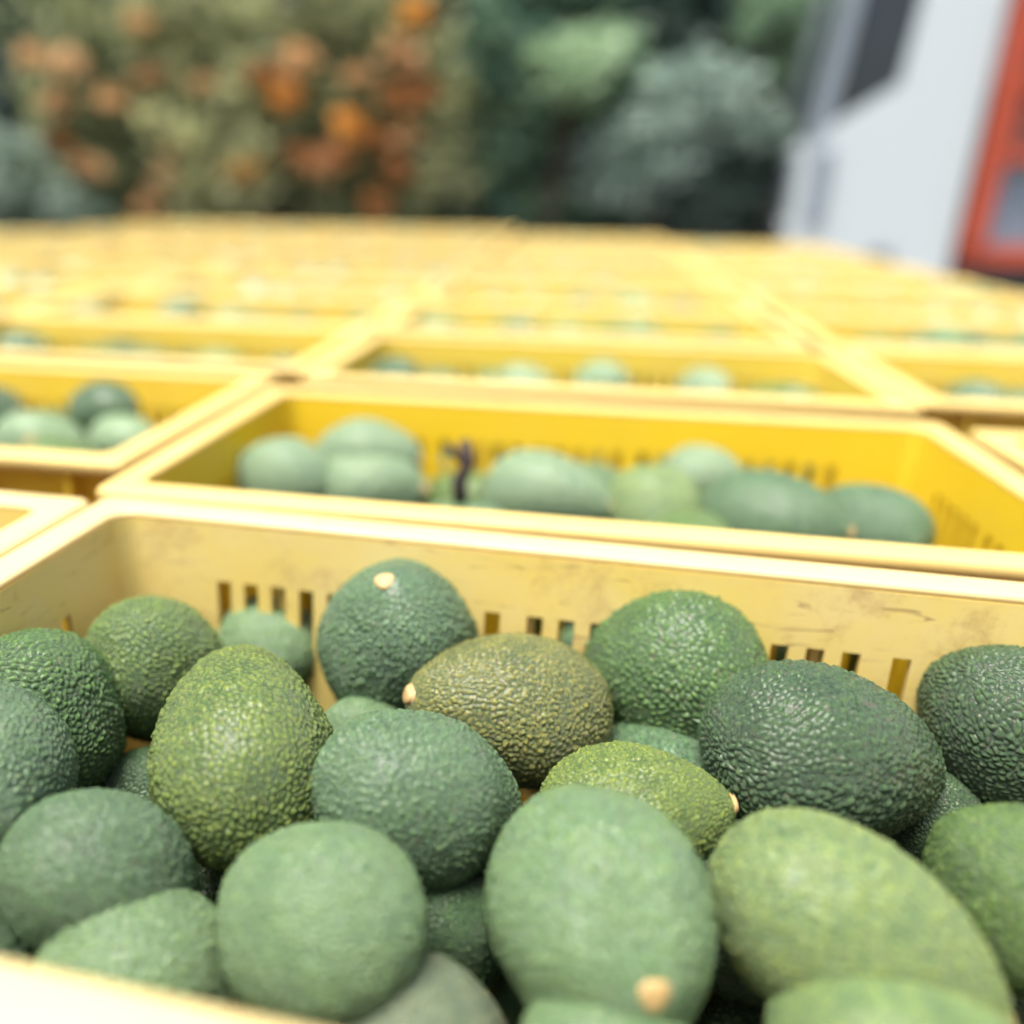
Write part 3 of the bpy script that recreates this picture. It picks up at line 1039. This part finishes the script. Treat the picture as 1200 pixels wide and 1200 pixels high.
def px_clump(u, v, ru, rv, y, n, h, rd=.35):
    c = at_depth(u, v, y); k = (c - Vector((0, 0, CAM_Z))).dot(fw) / F_PX
    return ((c.x, c.y, max(.1, c.z)), (ru * k, rd, rv * k), n, h)

def shrub(name, label, cat, y, cl, size, mat, **kw):
    clumps = [px_clump(u, v, ru, rv, y + dy, n, h) for (u, v, ru, rv, dy, n, h) in cl]
    fx = sum(c[0][0] for c in clumps) / len(clumps); fy = sum(c[0][1] for c in clumps) / len(clumps)
    # the mass goes on down to the ground and up above the frame
    return plant(name, label, cat, (fx, fy), clumps, size, mat, **kw)

def blossoms(root, y, spots):
    for (u, v, r, k) in spots:
        c = at_depth(u, v, y - .42); s = (c - Vector((0, 0, CAM_Z))).dot(fw) / F_PX
        p = clump_pts((0, 0, 0), (r * s * .66, r * s * .66, r * s * .66), 50, .1)
        o = leaves('flower', p, .095, M_BLOSSOM[k], root, rng.uniform(0, 1, 50), .6)
        o.location = c - root.location

t1 = shrub('flowering_shrub', 'tall olive-green shrub dotted with orange and rust flower clusters on the left', 'shrub', 6.6, [
    (110, 60, 95, 110, 0, 1500, .35), (120, 190, 90, 90, 0, 1300, .2), (230, 60, 100, 110, -.1, 1700, .6), (250, 170, 85, 90, -.2, 1400, .75),
    (350, 60, 95, 120, 0, 1500, .5), (370, 190, 90, 90, 0, 1200, .3), (470, 40, 80, 110, 0, 1400, .5), (465, 180, 75, 95, 0, 1200, .35),
    (515, 170, 35, 90, -.1, 500, .7), (180, 330, 150, 110, 0, 1200, .3), (400, 330, 140, 110, 0, 1200, .3),
    (170, -120, 130, 130, .1, 1300, .5), (380, -130, 140, 130, .1, 1300, .5)], .10, L_OLIVE)
blossoms(t1, 6.6, [(75, 75, 22, 2), (70, 170, 18, 1), (215, 175, 22, 1), (335, 115, 24, 0), (280, 200, 24, 0), (415, 152, 27, 0), (355, 190, 22, 1),
                   (350, 72, 24, 2), (485, 14, 28, 0), (468, 118, 28, 1), (478, 75, 22, 2), (462, 200, 26, 1), (440, 243, 24, 1), (395, 185, 18, 1),
                   (130, 118, 12, 2), (0, 232, 14, 2), (300, 90, 14, 1), (445, 165, 20, 1), (200, -60, 24, 0), (400, -70, 24, 1)] + [(random.uniform(30, 520), random.uniform(-60, 250), random.uniform(8, 13), random.choice((0, 1, 2, 2))) for _ in range(16)])
shrub('silver_shrub', 'low pale silver-green shrub at the left edge behind the crates', 'shrub', 5.9, [
    (10, 215, 60, 45, 0, 900, .6), (-70, 190, 80, 80, 0, 900, .5), (60, 245, 50, 30, 0, 400, .45), (-10, 340, 120, 90, 0, 900, .4)], .09, L_PALE)
shrub('broadleaf_bush', 'rounded green bush with a yellow-green top in the middle background', 'bush', 6.8, [
    (665, 78, 42, 38, -.45, 700, .95), (690, 110, 85, 65, -.15, 1500, .55), (600, 150, 65, 75, 0, 1200, .35), (590, 60, 60, 70, 0, 1000, .2),
    (640, 215, 80, 55, 0, 1100, .2), (640, 330, 120, 90, 0, 900, .2), (640, -30, 90, 60, .1, 900, .3)], .12, L_GREEN)
shrub('grey_green_bush', 'grey-green bush between the broad-leaved bush and the white truck', 'bush', 6.5, [
    (815, 130, 65, 50, -.2, 1200, .75), (745, 190, 60, 50, -.2, 1000, .7), (820, 205, 70, 50, 0, 900, .3), (890, 200, 50, 60, 0, 700, .25),
    (800, 330, 130, 80, 0, 900, .2)], .11, L_TEAL)
shrub('leafy_sapling', 'bright green leafy stems rising beside the truck windscreen', 'shrub', 7.4, [
    (925, 40, 22, 60, 0, 300, .6), (935, 110, 18, 50, 0, 250, .7), (900, 10, 50, 50, .2, 500, .55), (925, 260, 20, 100, 0, 200, .3)], .10, L_GREEN)

DK = [('dark spreading tree behind the flowering shrub at the left edge', -60), ('dark tree rising behind the middle of the flowering shrub', 260),
      ('dark tree behind the broad-leaved bush', 560), ('dark tree in the gap behind the grey-green bush', 850), ('dark tree standing behind the white truck', 1180),
      ('dark tree beyond the right edge of the frame', 1500), ('dark tree beyond the left edge of the frame', -380)]
for i, (lab, u) in enumerate(DK):
    base_ = at_depth(u, 238, 8.6)
    cl = []
    for (dx, dz, r, n) in ((0, 1.0, 1.25, 2400), (-.9, 1.9, 1.1, 1700), (.9, 2.0, 1.1, 1700), (0, 3.0, 1.3, 1900), (.5, .5, 1.0, 1300), (-.7, .5, 1.0, 1300), (0, 4.2, 1.1, 1100)):
        cl.append(((base_.x + dx, base_.y + random.uniform(-.2, .3), dz + .1), (r, .9, r), n, random.uniform(.1, .5)))
    plant('tree', lab, 'tree', (base_.x, base_.y), cl, .17, L_DARK, 'dark trees behind the yard', part='crown', stem_part='trunk', thick=.10)
# far-off wood closing the view behind the trees
pw = []
for k in range(60):
    x = -40 + k * 1.4
    pw.append(clump_pts((x, 15 + random.uniform(-1, 1), 2.2), (1.6, 1.2, 2.6), 420, .2))
pw = np.concatenate(pw); pw = pw[pw[:, 2] > 0]
wo_ = leaves('woodland', pw, .38, L_DARK, None, rng.uniform(0, .8, len(pw)), .55)
tag(wo_, 'dark mass of woodland far behind the crates', 'woodland', kind='stuff')
